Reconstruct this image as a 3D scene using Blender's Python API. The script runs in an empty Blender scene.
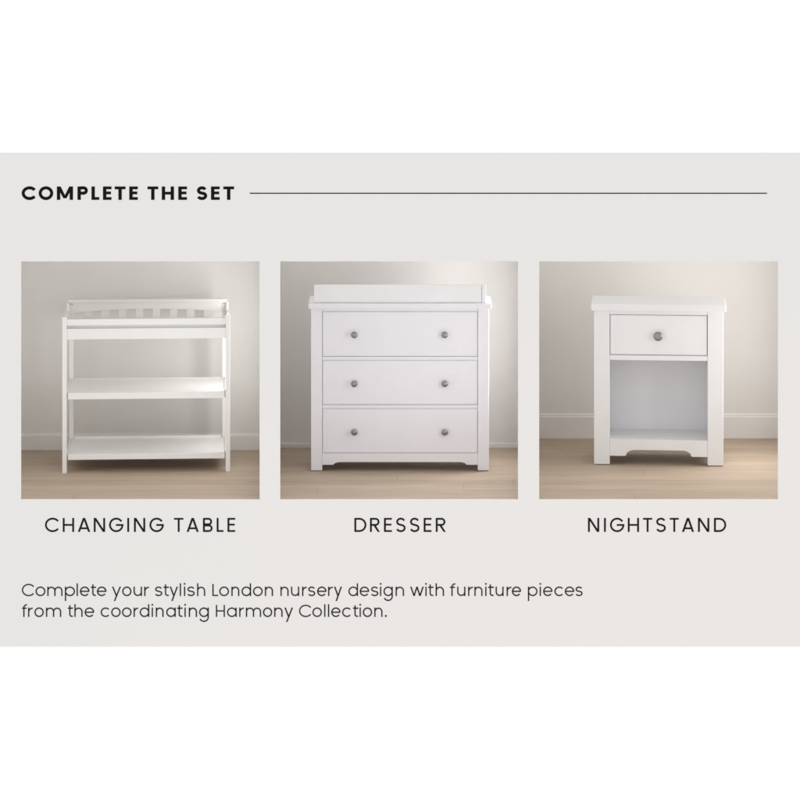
import bpy, bmesh, math
from mathutils import Vector, Matrix

# ---------------------------------------------------------------- scale
S = 0.0055            # metres per measured unit on the board face
D = 3370.0            # distance board -> lens, in the same units
HZ = -150.0           # eye height, measured like the rows of the board (0 = top row)
sc = bpy.context.scene
COL = sc.collection


def X(u): return (u - 400.0) * S
def Z(v): return (400.0 - v) * S
def push(u, v, d):
    """board coordinates seen at depth d behind the board -> world x, z"""
    k = 1.0 + d / D
    return X(400 + (u - 400) * k), Z(HZ + (v - HZ) * k)


# ---------------------------------------------------------------- materials
def mat(name, col, rough=0.6, spec=0.3, metal=0.0):
    m = bpy.data.materials.new(name)
    m.use_nodes = True
    b = m.node_tree.nodes['Principled BSDF']
    b.inputs['Base Color'].default_value = (*col, 1)
    b.inputs['Roughness'].default_value = rough
    b.inputs['Specular IOR Level'].default_value = spec
    b.inputs['Metallic'].default_value = metal
    return m


def lin(r, g, b):
    f = lambda c: (c / 255 / 12.92) if c <= 10 else ((c / 255 + 0.055) / 1.055) ** 2.4
    return (f(r), f(g), f(b))


def nodes(m):
    nt = m.node_tree
    return nt, nt.nodes, nt.links, nt.nodes['Principled BSDF']


def white_paint(name, col, rough):
    m = mat(name, col, rough, 0.35)
    nt, N, L, b = nodes(m)
    tc = N.new('ShaderNodeTexCoord')
    n1 = N.new('ShaderNodeTexNoise'); n1.inputs['Scale'].default_value = 7; n1.inputs['Detail'].default_value = 5
    L.new(tc.outputs['Object'], n1.inputs['Vector'])
    mx = N.new('ShaderNodeMixRGB'); mx.blend_type = 'MIX'
    mx.inputs['Color1'].default_value = (col[0] * .972, col[1] * .965, col[2] * .965, 1)
    mx.inputs['Color2'].default_value = (min(col[0] * 1.02, .95), min(col[1] * 1.02, .95), min(col[2] * 1.03, .95), 1)
    L.new(n1.outputs['Fac'], mx.inputs['Fac'])
    L.new(mx.outputs['Color'], b.inputs['Base Color'])
    n2 = N.new('ShaderNodeTexNoise'); n2.inputs['Scale'].default_value = 160; n2.inputs['Detail'].default_value = 2
    L.new(tc.outputs['Object'], n2.inputs['Vector'])
    bp = N.new('ShaderNodeBump'); bp.inputs['Strength'].default_value = .06; bp.inputs['Distance'].default_value = .002
    L.new(n2.outputs['Fac'], bp.inputs['Height'])
    L.new(bp.outputs['Normal'], b.inputs['Normal'])
    return m


M_WHITE = white_paint('satin_white_paint', (.83, .825, .815), .42)
M_LILAC = white_paint('cool_white_paint', (.79, .785, .825), .42)
M_COOL = white_paint('bright_white_paint', (.80, .805, .82), .42)
M_BACK = mat('backdrop_white', (.915, .915, .915), 1.0, 0.0)
M_INK = mat('black_ink', lin(26, 24, 24), .9, .0)
M_INK2 = mat('soft_black_ink', lin(32, 29, 29), .9, .0)
M_INK3 = mat('charcoal_ink', lin(38, 35, 35), .9, .0)
M_PART = mat('partition_white', (.82, .81, .79), .9, .1)
M_DARK = mat('drawer_gap', (.25, .24, .24), .9, .1)

# board: very faint cool-to-warm tint across the print
M_BOARD = mat('board_beige', (.7, .7, .68), .95, 0.0)
nt, N, L, b = nodes(M_BOARD)
tc = N.new('ShaderNodeTexCoord'); sp = N.new('ShaderNodeSeparateXYZ')
L.new(tc.outputs['Object'], sp.inputs[0])
mr = N.new('ShaderNodeMapRange'); mr.inputs['From Min'].default_value = -2.0; mr.inputs['From Max'].default_value = 1.2
L.new(sp.outputs['X'], mr.inputs['Value'])
mz = N.new('ShaderNodeMapRange'); mz.inputs['From Min'].default_value = .9; mz.inputs['From Max'].default_value = -.9
L.new(sp.outputs['Z'], mz.inputs['Value'])
mu = N.new('ShaderNodeMath'); mu.operation = 'MULTIPLY'
L.new(mr.outputs[0], mu.inputs[0]); L.new(mz.outputs[0], mu.inputs[1])
nz = N.new('ShaderNodeTexNoise'); nz.inputs['Scale'].default_value = 1.3; nz.inputs['Detail'].default_value = 2
L.new(tc.outputs['Object'], nz.inputs['Vector'])
ad = N.new('ShaderNodeMath'); ad.operation = 'MULTIPLY_ADD'; ad.inputs[1].default_value = .5; ad.inputs[2].default_value = -.2
L.new(nz.outputs['Fac'], ad.inputs[0])
sm = N.new('ShaderNodeMath'); sm.operation = 'ADD'; sm.use_clamp = True
L.new(mu.outputs[0], sm.inputs[0]); L.new(ad.outputs[0], sm.inputs[1])
mx = N.new('ShaderNodeMixRGB')
K = 1.12
ca, cb = lin(232, 230, 228), lin(236, 231, 228)
mx.inputs['Color1'].default_value = (*[c / K for c in ca], 1)
mx.inputs['Color2'].default_value = (*[c / K for c in cb], 1)
L.new(sm.outputs[0], mx.inputs['Fac']); L.new(mx.outputs[0], b.inputs['Base Color'])


def wall_mat(name, col):
    m = mat(name, col, .85, .15)
    nt, N, L, b = nodes(m)
    tc = N.new('ShaderNodeTexCoord')
    n1 = N.new('ShaderNodeTexNoise'); n1.inputs['Scale'].default_value = 2.2; n1.inputs['Detail'].default_value = 4
    L.new(tc.outputs['Object'], n1.inputs['Vector'])
    mx = N.new('ShaderNodeMixRGB')
    mx.inputs['Color1'].default_value = (*[c * .95 for c in col], 1)
    mx.inputs['Color2'].default_value = (*[c * 1.05 for c in col], 1)
    L.new(n1.outputs['Fac'], mx.inputs['Fac']); L.new(mx.outputs[0], b.inputs['Base Color'])
    n2 = N.new('ShaderNodeTexNoise'); n2.inputs['Scale'].default_value = 90; n2.inputs['Detail'].default_value = 3
    L.new(tc.outputs['Object'], n2.inputs['Vector'])
    bp = N.new('ShaderNodeBump'); bp.inputs['Strength'].default_value = .12; bp.inputs['Distance'].default_value = .003
    L.new(n2.outputs['Fac'], bp.inputs['Height']); L.new(bp.outputs['Normal'], b.inputs['Normal'])
    return m


M_WALL = wall_mat('warm_grey_wall', (.726, .714, .696))
M_SKIRT = wall_mat('skirting_paint', (.75, .735, .72))


def floor_mat():
    m = mat('pale_oak_planks', (.4, .3, .2), .5, .3)
    nt, N, L, b = nodes(m)
    tc = N.new('ShaderNodeTexCoord')
    br = N.new('ShaderNodeTexBrick')
    br.inputs['Scale'].default_value = 1.0
    br.inputs['Brick Width'].default_value = 3.1; br.inputs['Row Height'].default_value = .145
    br.inputs['Mortar Size'].default_value = .0016; br.inputs['Mortar Smooth'].default_value = .3
    br.inputs['Color1'].default_value = (.425, .342, .262, 1)
    br.inputs['Color2'].default_value = (.495, .405, .315, 1)
    br.inputs['Mortar'].default_value = (.29, .22, .16, 1)
    # every row of planks starts somewhere else
    br.offset = 0.0
    sx = N.new('ShaderNodeSeparateXYZ'); L.new(tc.outputs['Object'], sx.inputs[0])
    dv = N.new('ShaderNodeMath'); dv.operation = 'DIVIDE'; dv.inputs[1].default_value = .145
    L.new(sx.outputs['Y'], dv.inputs[0])
    fl_ = N.new('ShaderNodeMath'); fl_.operation = 'FLOOR'; L.new(dv.outputs[0], fl_.inputs[0])
    wn = N.new('ShaderNodeTexWhiteNoise'); wn.noise_dimensions = '1D'; L.new(fl_.outputs[0], wn.inputs['W'])
    ma = N.new('ShaderNodeMath'); ma.operation = 'MULTIPLY_ADD'; ma.inputs[1].default_value = 3.1
    L.new(wn.outputs['Value'], ma.inputs[0]); L.new(sx.outputs['X'], ma.inputs[2])
    cx_ = N.new('ShaderNodeCombineXYZ'); L.new(ma.outputs[0], cx_.inputs['X']); L.new(sx.outputs['Y'], cx_.inputs['Y'])
    L.new(cx_.outputs[0], br.inputs['Vector'])
    mp = N.new('ShaderNodeMapping'); mp.inputs['Scale'].default_value = (1.2, 22, 1)
    L.new(tc.outputs['Object'], mp.inputs['Vector'])
    n1 = N.new('ShaderNodeTexNoise'); n1.inputs['Scale'].default_value = 2.5; n1.inputs['Detail'].default_value = 7
    n1.inputs['Roughness'].default_value = .62; n1.inputs['Distortion'].default_value = .6
    L.new(mp.outputs[0], n1.inputs['Vector'])
    cr = N.new('ShaderNodeValToRGB')
    cr.color_ramp.elements[0].position = .30; cr.color_ramp.elements[0].color = (.80, .76, .72, 1)
    cr.color_ramp.elements[1].position = .68; cr.color_ramp.elements[1].color = (1.06, 1.06, 1.06, 1)
    L.new(n1.outputs['Fac'], cr.inputs[0])
    mx = N.new('ShaderNodeMixRGB'); mx.blend_type = 'MULTIPLY'; mx.inputs['Fac'].default_value = 1
    L.new(br.outputs['Color'], mx.inputs['Color1']); L.new(cr.outputs[0], mx.inputs['Color2'])
    L.new(mx.outputs[0], b.inputs['Base Color'])
    return m


M_FLOOR = floor_mat()
M_METAL = mat('brushed_pewter', (.27, .265, .27), .30, .5, .9)

# ---------------------------------------------------------------- mesh helpers
def finish(name, bm, m, parent=None, smooth=False):
    bmesh.ops.recalc_face_normals(bm, faces=bm.faces)
    me = bpy.data.meshes.new(name)
    bm.to_mesh(me); bm.free()
    if smooth:
        for p in me.polygons: p.use_smooth = True
    me.materials.append(m)
    o = bpy.data.objects.new(name, me)
    COL.objects.link(o)
    if parent is not None: o.parent = parent
    return o


def add_box(bm, x0, x1, y0, y1, z0, z1, bev=0.0):
    t = bmesh.new()
    bmesh.ops.create_cube(t, size=1)
    for v in t.verts:
        v.co = Vector((x0 if v.co.x < 0 else x1, y0 if v.co.y < 0 else y1, z0 if v.co.z < 0 else z1))
    if bev > 0:
        bmesh.ops.bevel(t, geom=list(t.edges), offset=bev, segments=2, profile=.6, affect='EDGES')
    merge(bm, t)


def merge(bm, t):
    mp = {}
    for v in t.verts: mp[v] = bm.verts.new(v.co)
    for f in t.faces:
        try: bm.faces.new([mp[v] for v in f.verts])
        except ValueError: pass
    t.free()


def add_prism(bm, pts, a0, a1, axis='y', bev=0.0):
    """extrude an outline; axis 'y': pts are (x,z); axis 'x': pts are (y,z)"""
    t = bmesh.new()
    mk = (lambda p, a: (p[0], a, p[1])) if axis == 'y' else (lambda p, a: (a, p[0], p[1]))
    A = [t.verts.new(mk(p, a0)) for p in pts]
    B = [t.verts.new(mk(p, a1)) for p in pts]
    t.faces.new(A); t.faces.new(B[::-1])
    n = len(pts)
    for i in range(n): t.faces.new((A[i], A[(i + 1) % n], B[(i + 1) % n], B[i]))
    bmesh.ops.recalc_face_normals(t, faces=t.faces)
    if bev > 0:
        es = [e for e in t.edges if len(e.link_faces) == 2 and e.calc_face_angle(0) > 1.0]
        bmesh.ops.bevel(t, geom=es, offset=bev, segments=2, profile=.6, affect='EDGES')
    bmesh.ops.triangulate(t, faces=[f for f in t.faces if len(f.verts) > 4])
    merge(bm, t)


def lathe(prof, seg=32):
    """profile (radius, y) turned about the y axis"""
    bm = bmesh.new()
    rings = []
    for r, y in prof:
        rings.append([bm.verts.new((r * math.cos(2 * math.pi * i / seg), y, r * math.sin(2 * math.pi * i / seg))) for i in range(seg)])
    for a, b2 in zip(rings, rings[1:]):
        for i in range(seg):
            bm.faces.new((a[i], a[(i + 1) % seg], b2[(i + 1) % seg], b2[i]))
    bm.faces.new(rings[0]); bm.faces.new(rings[-1][::-1])
    return bm


def slab_with_holes(xs, zs, solid, y0, y1):
    """a sheet made of grid cells between xs / zs; solid(i,j) tells which cells exist"""
    bm = bmesh.new()
    nx, nz = len(xs) - 1, len(zs) - 1
    vf = {(i, j, k): bm.verts.new((xs[i], (y0, y1)[k], zs[j])) for i in range(nx + 1) for j in range(nz + 1) for k in (0, 1)}
    ok = lambda i, j: 0 <= i < nx and 0 <= j < nz and solid(i, j)
    for i in range(nx):
        for j in range(nz):
            if not ok(i, j): continue
            for k in (0, 1):
                bm.faces.new([vf[i, j, k], vf[i + 1, j, k], vf[i + 1, j + 1, k], vf[i, j + 1, k]])
            for (di, dj, a, c) in ((-1, 0, (i, j), (i, j + 1)), (1, 0, (i + 1, j), (i + 1, j + 1)), (0, -1, (i, j), (i + 1, j)), (0, 1, (i, j + 1), (i + 1, j + 1))):
                if not ok(i + di, j + dj):
                    bm.faces.new([vf[(*a, 0)], vf[(*c, 0)], vf[(*c, 1)], vf[(*a, 1)]])
    for v in list(bm.verts):
        if not v.link_faces: bm.verts.remove(v)
    return bm


def empty(name, loc, rz=0.0):
    o = bpy.data.objects.new(name, None)
    o.location = loc; o.rotation_euler = (0, 0, rz); o.empty_display_size = .1
    COL.objects.link(o)
    return o


def tag(o, label, cat, group=None):
    o['label'] = label; o['category'] = cat
    if group: o['group'] = group
    return o


def structure(name, bm, m):
    o = finish(name, bm, m)
    o['kind'] = 'structure'
    return o


# ---------------------------------------------------------------- board and backdrop
T = .012                                    # board thickness
BAYS = [(21.0, 259.6), (280.2, 518.0), (539.2, 778.0)]
VT, VB = 261.4, 499.5
B0, B1 = 153.3, 646.5                       # top and bottom row of the board
BX0, BX1 = -75.0, 875.0
xs = [X(BX0)] + [X(u) for b_ in BAYS for u in b_] + [X(BX1)]
zs = [Z(B1), Z(VB), Z(VT), Z(B0)]
bm = slab_with_holes(xs, zs, lambda i, j: not (j == 1 and i in (1, 3, 5)), 0.0, T)
board = finish('display_board', bm, M_BOARD)
tag(board, 'wide pale beige display board with three square openings and dark printed lettering', 'display board')

# white backdrop: the same plane, 4 mm behind the board face, cut out where the board sits
xs = [X(-900), X(BX0) - .0005, X(BX1) + .0005, X(1700)]
zs = [Z(1300), Z(B1) - .0005, Z(B0) + .0005, Z(-700)]
bm = slab_with_holes(xs, zs, lambda i, j: not (i == 1 and j == 1), .004, .05)
structure('backdrop', bm, M_BACK)

# ---------------------------------------------------------------- lettering
class Ink:
    def __init__(self):
        self.bm = bmesh.new(); self.n = 0
    def poly(self, pts):
        """convex polygon, board coordinates (u, v)"""
        self.n += 1
        y = -.0012 - .00002 * (self.n % 23)
        A = [self.bm.verts.new((X(u), y, Z(v))) for u, v in pts]
        Bk = [self.bm.verts.new((X(u), .0, Z(v))) for u, v in pts]
        self.bm.faces.new(A)
        k = len(pts)
        for i in range(k): self.bm.faces.new((A[i], A[(i + 1) % k], Bk[(i + 1) % k], Bk[i]))
    def stroke(self, pts, w, closed=False):
        pts = [p for i, p in enumerate(pts) if i == 0 or (Vector(p) - Vector(pts[i - 1])).length > 1e-4]
        n = len(pts); L_, R_ = [], []
        for i in range(n):
            p = Vector(pts[i])
            a = Vector(pts[i - 1]) if (i > 0 or closed) else None
            c = Vector(pts[(i + 1) % n]) if (i < n - 1 or closed) else None
            d0 = (p - a).normalized() if a is not None else None
            d1 = (c - p).normalized() if c is not None else None
            if d0 is None: d0 = d1
            if d1 is None: d1 = d0
            t = (d0 + d1).normalized()
            nrm = Vector((-t.y, t.x)); k = w / 2 / max(.35, nrm.dot(Vector((-d1.y, d1.x))))
            L_.append(p + nrm * k); R_.append(p - nrm * k)
        self.n += 1
        y = -.0012 - .00002 * (self.n % 23)
        V = lambda q, yy: self.bm.verts.new((X(q.x), yy, Z(q.y)))
        lf = [V(q, y) for q in L_]; rf = [V(q, y) for q in R_]
        lb = [V(q, 0) for q in L_]; rb = [V(q, 0) for q in R_]
        rng = range(n if closed else n - 1)
        for i in rng:
            j = (i + 1) % n
            self.bm.faces.new((lf[i], lf[j], rf[j], rf[i]))
            self.bm.faces.new((lf[i], lf[j], lb[j], lb[i]))
            self.bm.faces.new((rf[i], rf[j], rb[j], rb[i]))
        if not closed:
            for i in (0, n - 1): self.bm.faces.new((lf[i], rf[i], rb[i], lb[i]))
    def rect(self, u0, u1, v0, v1): self.poly([(u0, v0), (u1, v0), (u1, v1), (u0, v1)])


def arc(cx, cy, rx, ry, a0, a1, n=20):
    """angles in degrees, 0 = right, 90 = up"""
    return [(cx + rx * math.cos(math.radians(a0 + (a1 - a0) * i / n)), cy - ry * math.sin(math.radians(a0 + (a1 - a0) * i / n))) for i in range(n + 1)]


def upper(ink, ch, a, b_, base, top, w, hb):
    """capital between columns a and b_; w = stem width, hb = bar thickness"""
    h = base - top; mid = (a + b_) / 2; ym = (base + top) / 2
    o = h * .014
    q = (w + hb) / 2
    if ch in 'COG':
        rx, ry = (b_ - a) / 2 - q / 2, h / 2 + o - q / 2
        if ch == 'O':
            ink.stroke(arc(mid, ym, rx, ry, 0, 360, 40)[:-1], q, True)
        elif ch == 'C':
            rr = (b_ - a - .75 * q) / 1.80; cx = a + q / 2 + rr; k = 37
            ink.stroke(arc(cx, ym, rr, ry, k, 360 - k, 36), q)
        else:
            rr = h / 2 + o - q / 2; cx = a + q / 2 + rr
            ink.stroke(arc(cx, ym, rr, ry, 34, 360, 40) , q)
            ink.rect(mid - (b_ - a) * .02, cx + rr + q / 2, ym - hb * .45, ym + hb * .55)
    elif ch == 'I': ink.rect(a, a + w, top, base)
    elif ch == 'H':
        ink.rect(a, a + w, top, base); ink.rect(b_ - w, b_, top, base); ink.rect(a + w, b_ - w, ym - hb / 2, ym + hb / 2)
    elif ch == 'L':
        ink.rect(a, a + w, top, base); ink.rect(a + w, b_, base - hb, base)
    elif ch == 'E':
        ink.rect(a, a + w, top, base); ink.rect(a + w, b_, base - hb, base); ink.rect(a + w, b_, top, top + hb)
        ink.rect(a + w, b_ - .06 * (b_ - a), ym - hb / 2 - .02 * h, ym + hb / 2 - .02 * h)
    elif ch == 'T':
        ink.rect(a, b_, top, top + hb); ink.rect(mid - w / 2, mid + w / 2, top + hb, base)
    elif ch == 'N':
        s = w * 1.22
        ink.rect(a, a + w, top, base); ink.rect(b_ - w, b_, top, base)
        ink.poly([(a, top), (a + s, top), (b_, base), (b_ - s, base)])
    elif ch == 'M':
        s = w * 1.12
        ink.rect(a, a + w, top, base); ink.rect(b_ - w, b_, top, base)
        yb = base - .12 * h
        ink.poly([(a, top), (a + s, top), (mid + s * .42, yb), (mid - s * .42, yb)])
        ink.poly([(b_ - s, top), (b_, top), (mid + s * .42, yb), (mid - s * .42, yb)])
    elif ch == 'A':
        s = w * 1.1
        ink.poly([(mid - s * .55, top), (mid + s * .45, top), (a + s, base), (a, base)])
        ink.poly([(mid - s * .45, top), (mid + s * .55, top), (b_, base), (b_ - s, base)])
        yb = base - .255 * h
        ink.rect(a + (mid - a) * .3, b_ - (mid - a) * .3, yb - hb / 2, yb + hb / 2)
    elif ch in 'DPRB':
        ink.rect(a, a + w, top, base)
        def bowl(t0, t1, r):
            ry = (t1 - t0) / 2 - hb / 2; cx = r - w / 2 - ry
            cx = max(cx, a + w)
            ink.stroke([(a + w * .9, t0 + hb / 2)] + arc(cx, (t0 + t1) / 2, r - w / 2 - cx, ry, 90, -90, 22) + [(a + w * .9, t1 - hb / 2)], q)
        if ch == 'D': bowl(top, base, b_)
        elif ch == 'P': bowl(top, top + .60 * h, b_)
        elif ch == 'B':
            bowl(top, top + .52 * h, b_ - .05 * (b_ - a)); bowl(base - .52 * h, base, b_)
        else:
            bowl(top, top + .56 * h, b_ - .03 * (b_ - a))
            s = w * 1.15
            x1 = a + (b_ - a) * .42
            ink.poly([(x1 - s * .35, top + .53 * h), (x1 + s * .75, top + .53 * h), (b_, base), (b_ - s, base)])
    elif ch == 'S':
        s_curve(ink, a, b_, base + o, top - o, q)


def s_curve(ink, a, b_, base, top, q):
    mid = (a + b_) / 2; h = base - top
    r1 = (b_ - a) / 2 - q / 2
    ru = h * .25 - q * .26; yu = top + q / 2 + ru
    rl = (h - q - 2 * ru) / 2; yl = base - q / 2 - rl
    pts = arc(mid, yu, r1 * .93, ru, 22, 180, 14)
    pts += arc(mid, yu, r1 * .93, ru, 180, 232, 5)[1:]
    pts += arc(mid, yl, r1, rl, 52, 0, 5)
    pts += arc(mid, yl, r1, rl, 0, -160, 14)[1:]
    ink.stroke(pts, q)


def lower(ink, ch, a, b_, base, w):
    """light lower-case letter; heights of the paragraph lettering"""
    xh = 9.35; asc = 12.7; desc = 5.0
    top = base - xh; mid = (a + b_) / 2
    ry = xh / 2 + .12 - w / 2; cy = base - xh / 2
    rx = (b_ - a) / 2 - w / 2
    if ch == 'o': ink.stroke(arc(mid, cy, rx, ry, 0, 360, 36)[:-1], w, True)
    elif ch == 'c': 
        cx = a + w / 2 + ry * 1.02
        ink.stroke(arc(cx, cy, ry * 1.02, ry, 42, 318, 28), w)
    elif ch == 'e':
        ink.stroke(arc(mid, cy, rx, ry, 0, 322, 34), w)
        ink.rect(a + w, b_ - w * .3, cy - w * .5, cy + w * .5)
    elif ch in 'adgpq':
        ink.stroke(arc(mid, cy, rx, ry, 0, 360, 36)[:-1], w, True)
        if ch == 'a': ink.rect(b_ - w, b_, top, base)
        if ch == 'd': ink.rect(b_ - w, b_, base - asc, base)
        if ch == 'p': ink.rect(a, a + w, top, base + desc)
        if ch == 'g':
            ink.rect(b_ - w, b_, top, base + .3)
            ink.stroke([(b_ - w / 2, base)] + arc(mid, base + .6, rx, 3.75, 0, -158, 18), w)
    elif ch in 'nhmur':
        def arch(x0, x1):
            r = (x1 - x0) / 2 - w / 2; c = (x0 + x1) / 2
            ink.stroke(arc(c, top + w / 2 + r, r, r, 176, 0, 18) + [(x1 - w / 2, base)], w)
        if ch == 'u':
            r = (b_ - a) / 2 - w / 2
            ink.stroke([(a + w / 2, top)] + arc(mid, base - w / 2 - r, r, r, 180, 360, 20), w)
            ink.rect(b_ - w, b_, top, base)
        elif ch == 'r':
            ink.rect(a, a + w, top, base)
            r = (b_ - a) - w / 2
            ink.stroke(arc(a + w / 2 + r, top + w / 2 + r * .95, r, r * .95, 172, 92, 10), w)
        else:
            ink.rect(a, a + w, base - (asc if ch == 'h' else xh), base)
            if ch == 'm':
                m_ = (a + b_) / 2
                arch(a, m_ + w / 2); arch(m_ - w / 2, b_)
            else: arch(a, b_)
    elif ch == 'l': ink.rect(mid - w / 2, mid + w / 2, base - asc, base)
    elif ch == 'i':
        ink.rect(mid - w / 2, mid + w / 2, top, base)
        ink.poly(arc(mid, base - asc + .55, w * .72, w * .72, 0, 360, 12)[:-1])
    elif ch == '.': ink.poly(arc(mid, base - w * .75, w * .8, w * .8, 0, 360, 12)[:-1])
    elif ch == 't':
        xs_ = a + (b_ - a) * .38
        ink.stroke([(xs_, base - 11.6), (xs_, base - 2.5)] + arc(xs_ + 2.1, base - 2.5, 2.1, 2.5 - w / 2, 180, 262, 8) + [(b_ - .2, base - w / 2)], w)
        ink.rect(a, xs_ - w / 2, top, top + w); ink.rect(xs_ + w / 2, b_, top, top + w)
    elif ch == 'f':
        xs_ = a + (b_ - a) * .40
        r = b_ - xs_ - .1
        ink.stroke(arc(xs_ + r, base - asc + w / 2 + 2.6, r, 2.6, 84, 180, 10) + [(xs_, base)], w)
        ink.rect(a, xs_ - w / 2, top, top + w); ink.rect(xs_ + w / 2, b_ - .2, top, top + w)
    elif ch == 's': s_curve(ink, a, b_, base + .1, top - .1, w)
    elif ch == 'y':
        s = w * 1.12; slope = (b_ - s - (mid - s / 2)) / xh
        ink.poly([(a, top), (a + s, top), (mid + s / 2, base), (mid - s / 2, base)])
        ink.poly([(b_ - s, top), (b_, top), (mid + s / 2 - slope * desc, base + desc), (mid - s / 2 - slope * desc, base + desc)])
    elif ch == 'w':
        s = w * 1.1; q1 = a + (b_ - a) * .285; q2 = b_ - (b_ - a) * .285
        ink.poly([(a, top), (a + s, top), (q1 + s / 2, base), (q1 - s / 2, base)])
        ink.poly([(mid - s / 2, top), (mid + s / 2, top), (q1 + s / 2, base), (q1 - s / 2, base)])
        ink.poly([(mid - s / 2, top), (mid + s / 2, top), (q2 + s / 2, base), (q2 - s / 2, base)])
        ink.poly([(b_ - s, top), (b_, top), (q2 + s / 2, base), (q2 - s / 2, base)])


def words(name, text, spans, m, draw, label):
    """one part per printed word"""
    k = 0
    for wd in text.split():
        ink = Ink()
        for ch in wd:
            draw(ink, ch, *spans[k]); k += 1
        o = finish(name, ink.bm, m, board); o['label'] = label % wd.strip('.')
    assert k == len(spans)


def caps_line(name, text, spans, base, top, w, hb, m, label):
    words(name, text, spans, m, lambda ink, ch, a, b_: upper(ink, ch, a, b_, base, top, w, hb), label)


caps_line('heading_word', 'COMPLETE THE SET',
          [(21.7, 35.4), (38.7, 53.2), (56.9, 73), (77.5, 88), (91.5, 99.3), (103, 111.5), (114.7, 125.5), (129.3, 137.8),
           (147.5, 158.2), (161.8, 174), (178.3, 187), (196.7, 207.2), (211, 219.7), (223.3, 234.1)],
          199.85, 186.5, 3.35, 2.75, M_INK, 'bold black capitals reading %s')
caps_line('caption_word', 'CHANGING TABLE',
          [(45, 58.5), (62.8, 74.1), (77.9, 90.2), (93.8, 105.1), (109.1, 123.4), (127.3, 129.1), (134, 145.2), (149.5, 163.7),
           (174, 183.4), (186.7, 198.7), (203, 212.6), (216.7, 223.5), (227.5, 235.2)],
          531.85, 517.95, 1.85, 1.7, M_INK2, 'black capitals reading %s')
caps_line('caption_word', 'DRESSER',
          [(354.4, 366.4), (370, 379.8), (384, 391.9), (396, 405.6), (409.8, 419.4), (423.7, 431.5), (435.8, 445.7)],
          531.85, 517.95, 1.85, 1.7, M_INK2, 'black capitals reading %s')
caps_line('caption_word', 'NIGHTSTAND',
          [(588, 599.2), (604, 605.8), (610, 624.2), (627.8, 639), (643, 652.2), (656, 665.8), (669.8, 678.8), (682, 694), (698, 709.3), (714, 726.2)],
          531.85, 517.95, 1.85, 1.7, M_INK2, 'black capitals reading %s')

LINE1 = ('Complete your stylish London nursery design with furniture pieces', 596.0,
         [(21.9, 33.9), (35.5, 45.4), (47.3, 62.5), (64.9, 75), (76.5, 78), (79.9, 89.5), (91, 96), (96.9, 106.5),
          (112, 121), (122.2, 131.5), (133.6, 142), (144.2, 149.1),
          (154.9, 162.3), (163.5, 168.9), (169.7, 178), (179.6, 181.2), (183.8, 185.4), (187.2, 194.8), (197.1, 205.2),
          (212.4, 218.2), (219.2, 229), (231.4, 239.3), (241.5, 251.1), (253, 262.7), (264.9, 273),
          (280.5, 288.6), (291, 299.2), (302.1, 306.8), (308, 315.3), (317.1, 326.5), (328.1, 333), (334, 342),
          (348.4, 358), (359.7, 369.2), (370.9, 378.4), (379.8, 381.5), (383.5, 392.8), (395.6, 404),
          (410.2, 423.8), (425.2, 426.8), (428.2, 433.5), (435.6, 444),
          (450, 455.1), (457.2, 465.4), (468.1, 473.1), (474.4, 482.5), (485, 486.7), (488.2, 493.8), (495.6, 503.6), (506.6, 511.5), (511.9, 521.1),
          (527.9, 537.5), (539.5, 541.1), (543.1, 552.5), (554.4, 563.1), (564.8, 574.4), (575.4, 582.6)])
LINE2 = ('from the coordinating Harmony Collection.', 616.9,
         [(22, 26.8), (28.1, 32.9), (34.4, 43.8), (46, 61.2), (67.9, 73), (74.4, 82.6), (84.6, 94.3),
          (100.7, 109), (111.2, 120.6), (122, 131.6), (133.6, 138.3), (139.7, 149.3), (151.5, 153.2), (155.8, 163.6), (166.2, 175.8), (177.2, 182.6), (184.2, 186), (188.8, 197), (199.1, 208.8),
          (215.9, 224.9), (227, 236.7), (239.2, 244), (245.9, 261.1), (263, 272.2), (274.2, 282.6), (284.4, 293),
          (299, 311), (312.4, 321.9), (324, 325.6), (327.8, 329.4), (331.2, 340.6), (342.1, 350.9), (353, 358.4), (359.4, 361), (362.8, 372.1), (374.3, 382.5), (385, 386.7)])
def para(base):
    def draw(ink, ch, a, b_):
        if ch.isupper(): upper(ink, ch, a, b_, base, base - 12.0, 1.26, 1.2)
        else: lower(ink, ch, a, b_, base, 1.26)
    return draw


for text, base, spans in (LINE1, LINE2):
    words('paragraph_word', text, spans, M_INK3, para(base), 'thin charcoal lettering reading %s')
ink = Ink(); ink.rect(249.8, 767, 192.75, 193.75)
finish('divider_rule', ink.bm, M_INK2, board)

# ---------------------------------------------------------------- the three bays behind the openings
def floor_depth(v): return ((VB - HZ) / (v - HZ) - 1) * D

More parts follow.
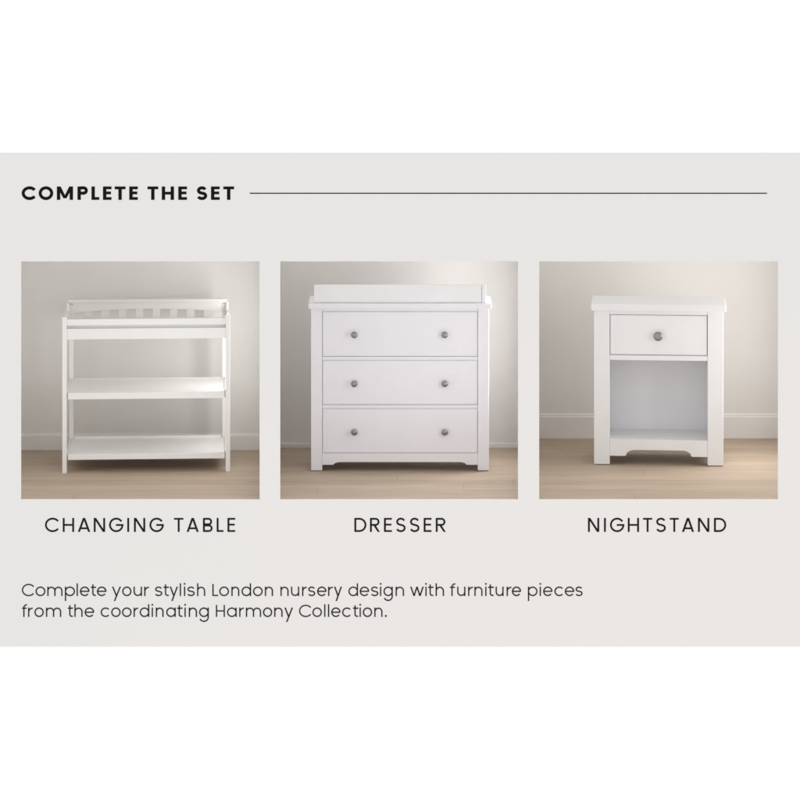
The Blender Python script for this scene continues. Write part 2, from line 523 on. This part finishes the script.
ZF = Z(VB) + .0                              # floor level = lower edge of the openings
CEIL = Z(20)
WALLV = [449.5, 447.5, 437.8]
SKIRT = [(433.6, 1), (443.2, 2), (413.8, 3)]
PX = [(-40, -34), (264.2, 268.4), (531.2, 537.4), (838, 846)]
WD = [floor_depth(v) for v in WALLV]
for i in range(3):
    xa, xb = X(PX[i][1]), X(PX[i + 1][0])
    yw = WD[i] * S
    bm = bmesh.new(); add_box(bm, xa, xb, T, yw, ZF - .05, ZF - .0005 * 0 - .001)
    fl = structure('floor', bm, M_FLOOR)
    bm = bmesh.new(); add_box(bm, xa, xb, yw, yw + .05, ZF - .05, CEIL + .03)
    structure('wall', bm, M_WALL)
    bm = bmesh.new(); add_box(bm, xa, xb, T, yw, CEIL, CEIL + .03)
    structure('ceiling', bm, M_PART)
    # skirting board: front 13 mm proud of the wall, rounded top
    sd = WD[i] - 13 / 5.5
    _, zt = push(400, SKIRT[i][0], sd)
    h = zt - ZF
    y0 = yw - .013
    pts = [(yw - .0005, ZF - .0008), (y0, ZF - .0008), (y0, ZF + h * .86), (y0 + .004, ZF + h * .9), (y0 + .004, ZF + h * .95), (y0 + .008, ZF + h), (yw - .0005, ZF + h)]
    bm = bmesh.new(); add_prism(bm, pts, xa + .001, xb - .001, 'x')
    structure('skirting_board', bm, M_SKIRT)
ymax = max(WD) * S + .05
for a, b_ in PX:
    bm = bmesh.new(); add_box(bm, X(a), X(b_), T + .0005, ymax, ZF - .05, CEIL + .03)
    structure('partition', bm, M_PART)


# ---------------------------------------------------------------- furniture
def place(name, u, v, turn):
    """an Empty on the floor at the middle of the front foot line; returns it and metres per measured unit there"""
    d = floor_depth(v)
    k = 1 + d / D
    e = empty(name, (X(400 + (u - 400) * k), d * S, ZF - .001), turn)
    return e, S * k, u, v


def part(name, m, parent, *boxes, bev=.0015):
    bm = bmesh.new()
    for bx in boxes: add_box(bm, *bx, bev)
    return finish(name, bm, m, parent)


TURN = .75
# --- changing table
ct, s, u0, v0 = place('changing_table', 146.3, 472.2, math.radians(0))
ct.rotation_euler[2] = TURN * math.atan2(X(146.3), D * S) * -1
tag(ct, 'white open changing table with slatted back rail and two shelves', 'changing table')
ux = lambda u: (u - u0) * s
uz = lambda v: (v0 - v) * s
dp = 94 * s                                   # depth of the table
pw = 4.4 * s
yb0 = dp - 5 * s
inset = 3.2 * s
m = M_WHITE
# front posts
for sg in (-1, 1):
    xo = sg * 83.7 * s; xi = sg * (83.7 - 4.4) * s
    lo, hi = min(xo, xi), max(xo, xi)
    ob = part('leg', m, ct, (lo, hi, 0, 7 * s, 0, uz(316.4)))
    xo = sg * (83.7 * s - inset); xi = sg * (79.5 * s - inset)
    lo, hi = min(xo, xi), max(xo, xi)
    part('leg', m, ct, (lo, hi, yb0, dp, 0, uz(316)))
# heights for things further back are measured on the table itself
zt_back = uz(298.4) - 12.8 * s                 # top of the back rail stands lower in truth than it looks from above
ztop = zt_back + 0.0
z_f = uz(318.7)
# shaped side panels, low in front, sweeping up to the back rail
for sg in (-1, 1):
    zl = uz(316.4); zh = ztop - 2.2 * s
    pts = [(3 * s, uz(329.5)), (3 * s, zl - .3 * s)]
    n = 14
    ya, yb = 80 * s, 90 * s
    dip = 5.5 * s
    pts.append((20 * s, zl - .6 * s)); pts.append((45 * s, zl - 2.6 * s))
    for i in range(n + 1):
        t = i / n
        pts.append((ya + (yb - ya) * t, zl - dip + (zh - zl + dip) * (3 * t * t - 2 * t * t * t)))
    pts += [(dp - .5 * s, zh), (dp - .5 * s, uz(329.5))]
    xo = sg * (83.7 - 1.0) * s; xi = sg * (83.7 - 3.4) * s
    bm = bmesh.new(); add_prism(bm, pts, min(xo, xi), max(xo, xi), 'x', .001)
    finish('side_panel', bm, m, ct)
# back rail: cap moulding, arched board, slats and bottom rail
xb = 83.7 * s - inset - 4.2 * s
k2 = 1 + (dp / S) / D / (1 + floor_depth(472.2) / D)
e_br = part('back_rail', m, ct, (-xb, xb, yb0 + 1 * s, dp - 1 * s, uz(327) - 12.8 * s, uz(321) - 12.8 * s))
cw = 79.3 * s * k2
part('cap_moulding', m, e_br, (-cw, cw, yb0 - 1.5 * s, dp + 1 * s, ztop - 2.0 * s, ztop), (-cw + 2.2 * s, cw - 2.2 * s, yb0 - .2 * s, dp, ztop - 3.4 * s, ztop - 2.0 * s))
N_ = 48
pts = [(-xb, ztop - 3.4 * s), (xb, ztop - 3.4 * s)]
for i in range(N_ + 1):
    t = 1 - 2 * i / N_
    pts.append((xb * t, ztop - (9.4 + 3.6 * t * t) * s))
bm = bmesh.new()
for i in range(N_):
    t0, t1 = -1 + 2 * i / N_, -1 + 2 * (i + 1) / N_
    add_prism(bm, [(xb * t0, ztop - 3.4 * s), (xb * t1, ztop - 3.4 * s), (xb * t1, ztop - (9.4 + 3.6 * t1 * t1) * s), (xb * t0, ztop - (9.4 + 3.6 * t0 * t0) * s)], yb0 + .6 * s, dp - .6 * s)
bmesh.ops.remove_doubles(bm, verts=bm.verts, dist=1e-5)
finish('arched_board', bm, m, e_br)
for i in range(8):
    c = (i - 3.5) * 17.0 * s * k2
    t = c / xb
    part('slat', m, e_br, (c - 3.75 * s, c + 3.75 * s, yb0 + 1.4 * s, dp - 1.4 * s, uz(321.2) - 12.8 * s, ztop - (9.0 + 3.6 * t * t) * s), bev=.001)
# front rail, apron and tray base
xi = (83.7 - 4.4) * s
part('front_rail', m, ct, (-xi, xi, 1.2 * s, 4.6 * s, uz(325), uz(318.8)))
part('apron', m, ct, (-xi, xi, 1.6 * s, 5 * s, uz(339), uz(328.3)))
part('shade_gap_backing', m, ct, (-xi, xi, 6.2 * s, 8.4 * s, uz(333), uz(322)))  # added recessed strip, set back so the gap under the rail falls dark
part('tray_base', m, ct, (-xi + .2 * s, xi - .2 * s, 8.6 * s, yb0 - .3 * s, uz(334), uz(330)))
# shelves with a raised back strip and side rails
for zt_, zb_, up in ((392.5, 398.9, .7), (453.7, 459.2, 2.6)):
    xs_ = 78.2 * s
    sh = part('shelf', m, ct, (-xs_, xs_, 1.2 * s, dp - 5.3 * s, uz(zb_), uz(zt_)))
    part('back_strip', m, sh, (-xs_ + inset, xs_ - inset, dp - 5.2 * s, dp - 2.6 * s, uz(zb_), uz(zt_) + up * s))
    for sg in (-1, 1):
        a, b_ = sorted((sg * (xs_ + .1 * s), sg * (xs_ + 1.6 * s)))
        part('side_rail', m, sh, (a, b_, 7.2 * s, yb0 - .2 * s, uz(zb_), uz(zt_) + 1.2 * s))


def apron_shape(hw, top, low, mid, c0, c1):
    """apron outline: low ends, a small step and a cove up to the straight middle (all relative, metres)"""
    right = [(hw, top), (hw, low), (c1, low)]
    n = 7
    for i in range(n + 1):
        a = math.pi / 2 * i / n
        right.append((c1 - .12 * (c1 - c0) - (c1 - c0) * .88 * (1 - math.cos(a)), low + (mid - low) * (.15 + .85 * math.sin(a))))
    return right + [(-x, z) for x, z in right[::-1]]


def knob(parent, x, z, y, r, s_):
    prof = [(r * .62, 0), (r * .62, -.0025), (r * .36, -.0045), (r * .34, -.020), (r * .55, -.0245), (r * .90, -.0255), (r * .98, -.0268), (r, -.0285), (r * .97, -.0305), (r * .86, -.0328), (r * .66, -.0346), (r * .42, -.0358), (r * .2, -.0364), (r * .05, -.0366)]
    o = finish('knob', lathe(prof), M_METAL, parent, smooth=True)
    o.location = (x, y, z)
    return o


def drawer(parent, m, x0, x1, z0, z1, depth, knobs, r):
    bm = bmesh.new()
    add_box(bm, x0, x1, .003, .022, z0, z1, .0025)
    add_box(bm, x0 - .0028, x1 + .0028, .0075, .02, z0 - .0028, z1 + .0028, 0)
    add_box(bm, x0 + .012, x1 - .012, .0225, depth, z0 + .008, z1 - .012, 0)
    d_ = finish('drawer', bm, m, parent)
    for kx, kz in knobs: knob(d_, kx, kz, .0035, r, 1)
    return d_


def leg_on_pad(m, parent, x0, x1, y0, y1, zt, s_):
    lg = part('leg', m, parent, (x0, x1, y0, y1, .9 * s_, zt), bev=.003)
    part('foot_pad', M_DARK, lg, (x0 + 1.2 * s_, x1 - 1.2 * s_, y0 + 1.0 * s_, y1 - 1.0 * s_, 0, .92 * s_), bev=0)


# --- dresser
dr, s, u0, v0 = place('dresser', 400.0, 471.2, 0)
tag(dr, 'wide white dresser with three drawers and six grey knobs', 'dresser')
ux = lambda u: (u - u0) * s
uz = lambda v: (v0 - v) * s
m = M_LILAC
dp = 55 * s
for sg in (-1, 1):
    a, b_ = sorted((sg * 77.8 * s, sg * 89 * s))
    leg_on_pad(m, dr, a, b_, 0, 11 * s, uz(308.6), s)
    leg_on_pad(m, dr, a, b_, dp - 11 * s, dp, uz(308.6), s)
    a, b_ = sorted((sg * 80 * s, sg * 87.5 * s))
    part('side_panel', m, dr, (a, b_, 11 * s, dp - 11 * s, uz(462), uz(308.6)), bev=0)
part('top_panel', m, dr, (-91.5 * s, 91.5 * s, -2.2 * s, dp + 1 * s, uz(308.5), uz(303)), bev=.004)
part('back_panel', m, dr, (-77.7 * s, 77.7 * s, dp - 4 * s, dp - 2 * s, uz(462), uz(308.7)), bev=0)
xi = 77.7 * s
for va, vb in ((308.6, 311.0), (356.6, 359.9), (404.9, 408.2)):
    part('rail', m, dr, (-xi, xi, .001, .03, uz(vb), uz(va)), bev=.001)
bm = bmesh.new()
add_prism(bm, apron_shape(xi, uz(453.2), uz(464.6), uz(461.8), 58.5 * s, 67 * s), .001, .022)
finish('apron', bm, m, dr)
for va, vb, kv in ((311.8, 355.8, 334.2), (360.7, 404.1, 383.0), (409.0, 452.5, 431.4)):
    drawer(dr, m, -77.0 * s, 77.0 * s, uz(vb), uz(va), .30, [(ux(354.3), uz(kv)), (ux(444.7), uz(kv))], 3.3 * s)

# --- changing topper resting on the dresser
tp = empty('changing_topper', (0, 0, 0))
tag(tp, 'low white changing tray resting on top of the dresser', 'changing tray')
tp.location = (dr.location.x, dr.location.y + 1.0 * s, dr.location.z + uz(303) + .0005)
th = 18.2 * s; td = 40 * s
part('front_board', M_COOL, tp, (-86 * s, 81.2 * s, 0, 3 * s, 0, th), bev=.002)
part('back_board', M_COOL, tp, (-81.2 * s, 81.2 * s, td - 3 * s, td, 0, th - 5.0 * s), bev=.002)
for sg in (-1, 1):
    a, b_ = sorted((sg * 82.0 * s, sg * 86 * s))
    y0 = .4 * s if sg > 0 else 3.1 * s
    zt = th - (.3 * s)
    pts = [(y0, 0), (y0, zt), (td, th - 5.0 * s), (td, 0)]
    bm = bmesh.new(); add_prism(bm, pts, a, b_, 'x', .0015)
    finish('side_board', bm, M_COOL, tp)

# --- nightstand
ns, s, u0, v0 = place('nightstand', 658.6, 465.6, 0)
ns.rotation_euler[2] = -1.0 * math.atan2(X(658.6), D * S)
tag(ns, 'small white nightstand with one drawer over an open cubby', 'nightstand')
ux = lambda u: (u - u0) * s
uz = lambda v: (v0 - v) * s
m = M_COOL
dp = 70 * s
for sg in (-1, 1):
    a, b_ = sorted((sg * 48.8 * s, sg * 64.5 * s))
    leg_on_pad(m, ns, a, b_, 0, 14 * s, uz(310.9), s)
    leg_on_pad(m, ns, a, b_, dp - 14 * s, dp, uz(310.9), s)
    a, b_ = sorted((sg * 48.8 * s, sg * 62 * s))
    part('side_panel', m, ns, (a, b_, 14 * s, dp - 14 * s, uz(452), uz(310.9)), bev=0)
part('top_panel', m, ns, (-67.2 * s, 67.2 * s, -3 * s, dp - 10 * s, uz(310.8), uz(303.9)), bev=.004)
xi = 48.7 * s
part('back_panel', m, ns, (-xi, xi, dp - 5 * s, dp - 3 * s, uz(456), uz(311)), bev=0)
part('rail', m, ns, (-xi, xi, .001, .03, uz(314.6), uz(310.9)), bev=.001)
part('rail', m, ns, (-xi, xi, .001, dp - 5.1 * s, uz(360.3), uz(355.4)), bev=.001)
drawer(ns, m, -47.8 * s, 47.8 * s, uz(354.4), uz(315.6), .36, [(ux(658.1), uz(335.6))], 4.6 * s)
part('shelf', m, ns, (-xi, xi, .026, dp - 5.1 * s, uz(444), uz(440.2)), bev=0)
bm = bmesh.new()
add_prism(bm, apron_shape(xi, uz(440.0), uz(456.2), uz(450.1), 23.5 * s, 33.5 * s), .001, .025)
finish('apron', bm, m, ns)

# ---------------------------------------------------------------- light
w = bpy.data.worlds.new('World'); sc.world = w; w.use_nodes = True
bg = w.node_tree.nodes['Background']
bg.inputs[0].default_value = (1, 1, 1, 1); bg.inputs[1].default_value = K


def area(name, loc, rot, sx, sy, power, col=(1, .99, .975), spread=180):
    l = bpy.data.lights.new(name, 'AREA')
    l.shape = 'RECTANGLE'; l.size = sx; l.size_y = sy; l.energy = power; l.color = col
    l.spread = math.radians(spread)
    o = bpy.data.objects.new(name, l); o.location = loc; o.rotation_euler = rot
    COL.objects.link(o)
    return o


SIDE = [4.8, 7.8, 12.5]
TOPL = [0.6, 4.0, 4.0]
FRONT = [2.8, 2.0, 1.8]
RIGHT = [2.8, 2.7, 2.2]
LEFT = [1.6, 0.0, 0.3]
LWALL = [0.5, 0.6, 0.6]
LX = [263.4, 530.4, 836.5]
for i in range(3):
    f0 = (148, 155, 185)[i]
    da, db = ((f0 + 2, f0 + 52), (f0, f0 + 40), (f0 - 42, f0 + 34))[i]
    zc = (Z(290) + Z(425)) / 2
    area('bay_side_lamp', (X(LX[i]), (da + db) / 2 * S, zc), (math.pi / 2, 0, math.pi / 2), (db - da) * S, 135 * S, SIDE[i])
    zc = (Z(255) + Z(470)) / 2
    area('bay_right_fill', (X(LX[i]), 30 * S, zc), (math.pi / 2, 0, math.pi / 2), 24 * S, 150 * S, RIGHT[i])
    area('bay_left_fill', (X(PX[i][1] + .8), 30 * S, zc), (math.pi / 2, 0, -math.pi / 2), 44 * S, 215 * S, LEFT[i])
    zc = (Z(290) + Z(425)) / 2
    area('bay_left_wall_fill', (X(PX[i][1] + .8), (f0 + 30) * S, zc), (math.pi / 2, 0, -math.pi / 2), 50 * S, 135 * S, LWALL[i])  # unseen fill added to lift the left of the back wall
    cx = (PX[i][1] + PX[i + 1][0]) / 2
    wx = (PX[i + 1][0] - PX[i][1] - 30) * S
    ya, yb = f0 + (88, 66, 90)[i], WD[i] - 12
    area('bay_wall_fill', (X(cx), (ya + yb) / 2 * S, CEIL - .01), (0, 0, 0), wx, (yb - ya) * S, TOPL[i])  # added overhead fill, out of view, brightens the back wall
    area('bay_front_fill', (X(cx), 45 * S, CEIL - .01), (0, 0, 0), wx, 70 * S, FRONT[i])  # added overhead fill, out of view, for the furniture fronts and floor

# ---------------------------------------------------------------- camera
cam = bpy.data.cameras.new('camera')
co = bpy.data.objects.new('camera', cam); COL.objects.link(co)
co.location = (0, -D * S, Z(HZ)); co.rotation_euler = (math.pi / 2, 0, 0)
cam.sensor_fit = 'HORIZONTAL'; cam.sensor_width = 36
cam.lens = 36 * D / 800.0
cam.shift_x = 0; cam.shift_y = (HZ - 400) / 800.0
cam.clip_start = .1; cam.clip_end = 200
sc.camera = co
sc.view_settings.view_transform = 'Standard'; sc.view_settings.look = 'None'
sc.view_settings.exposure = 0; sc.view_settings.gamma = 1
sc.cycles.max_bounces = 10; sc.cycles.diffuse_bounces = 6
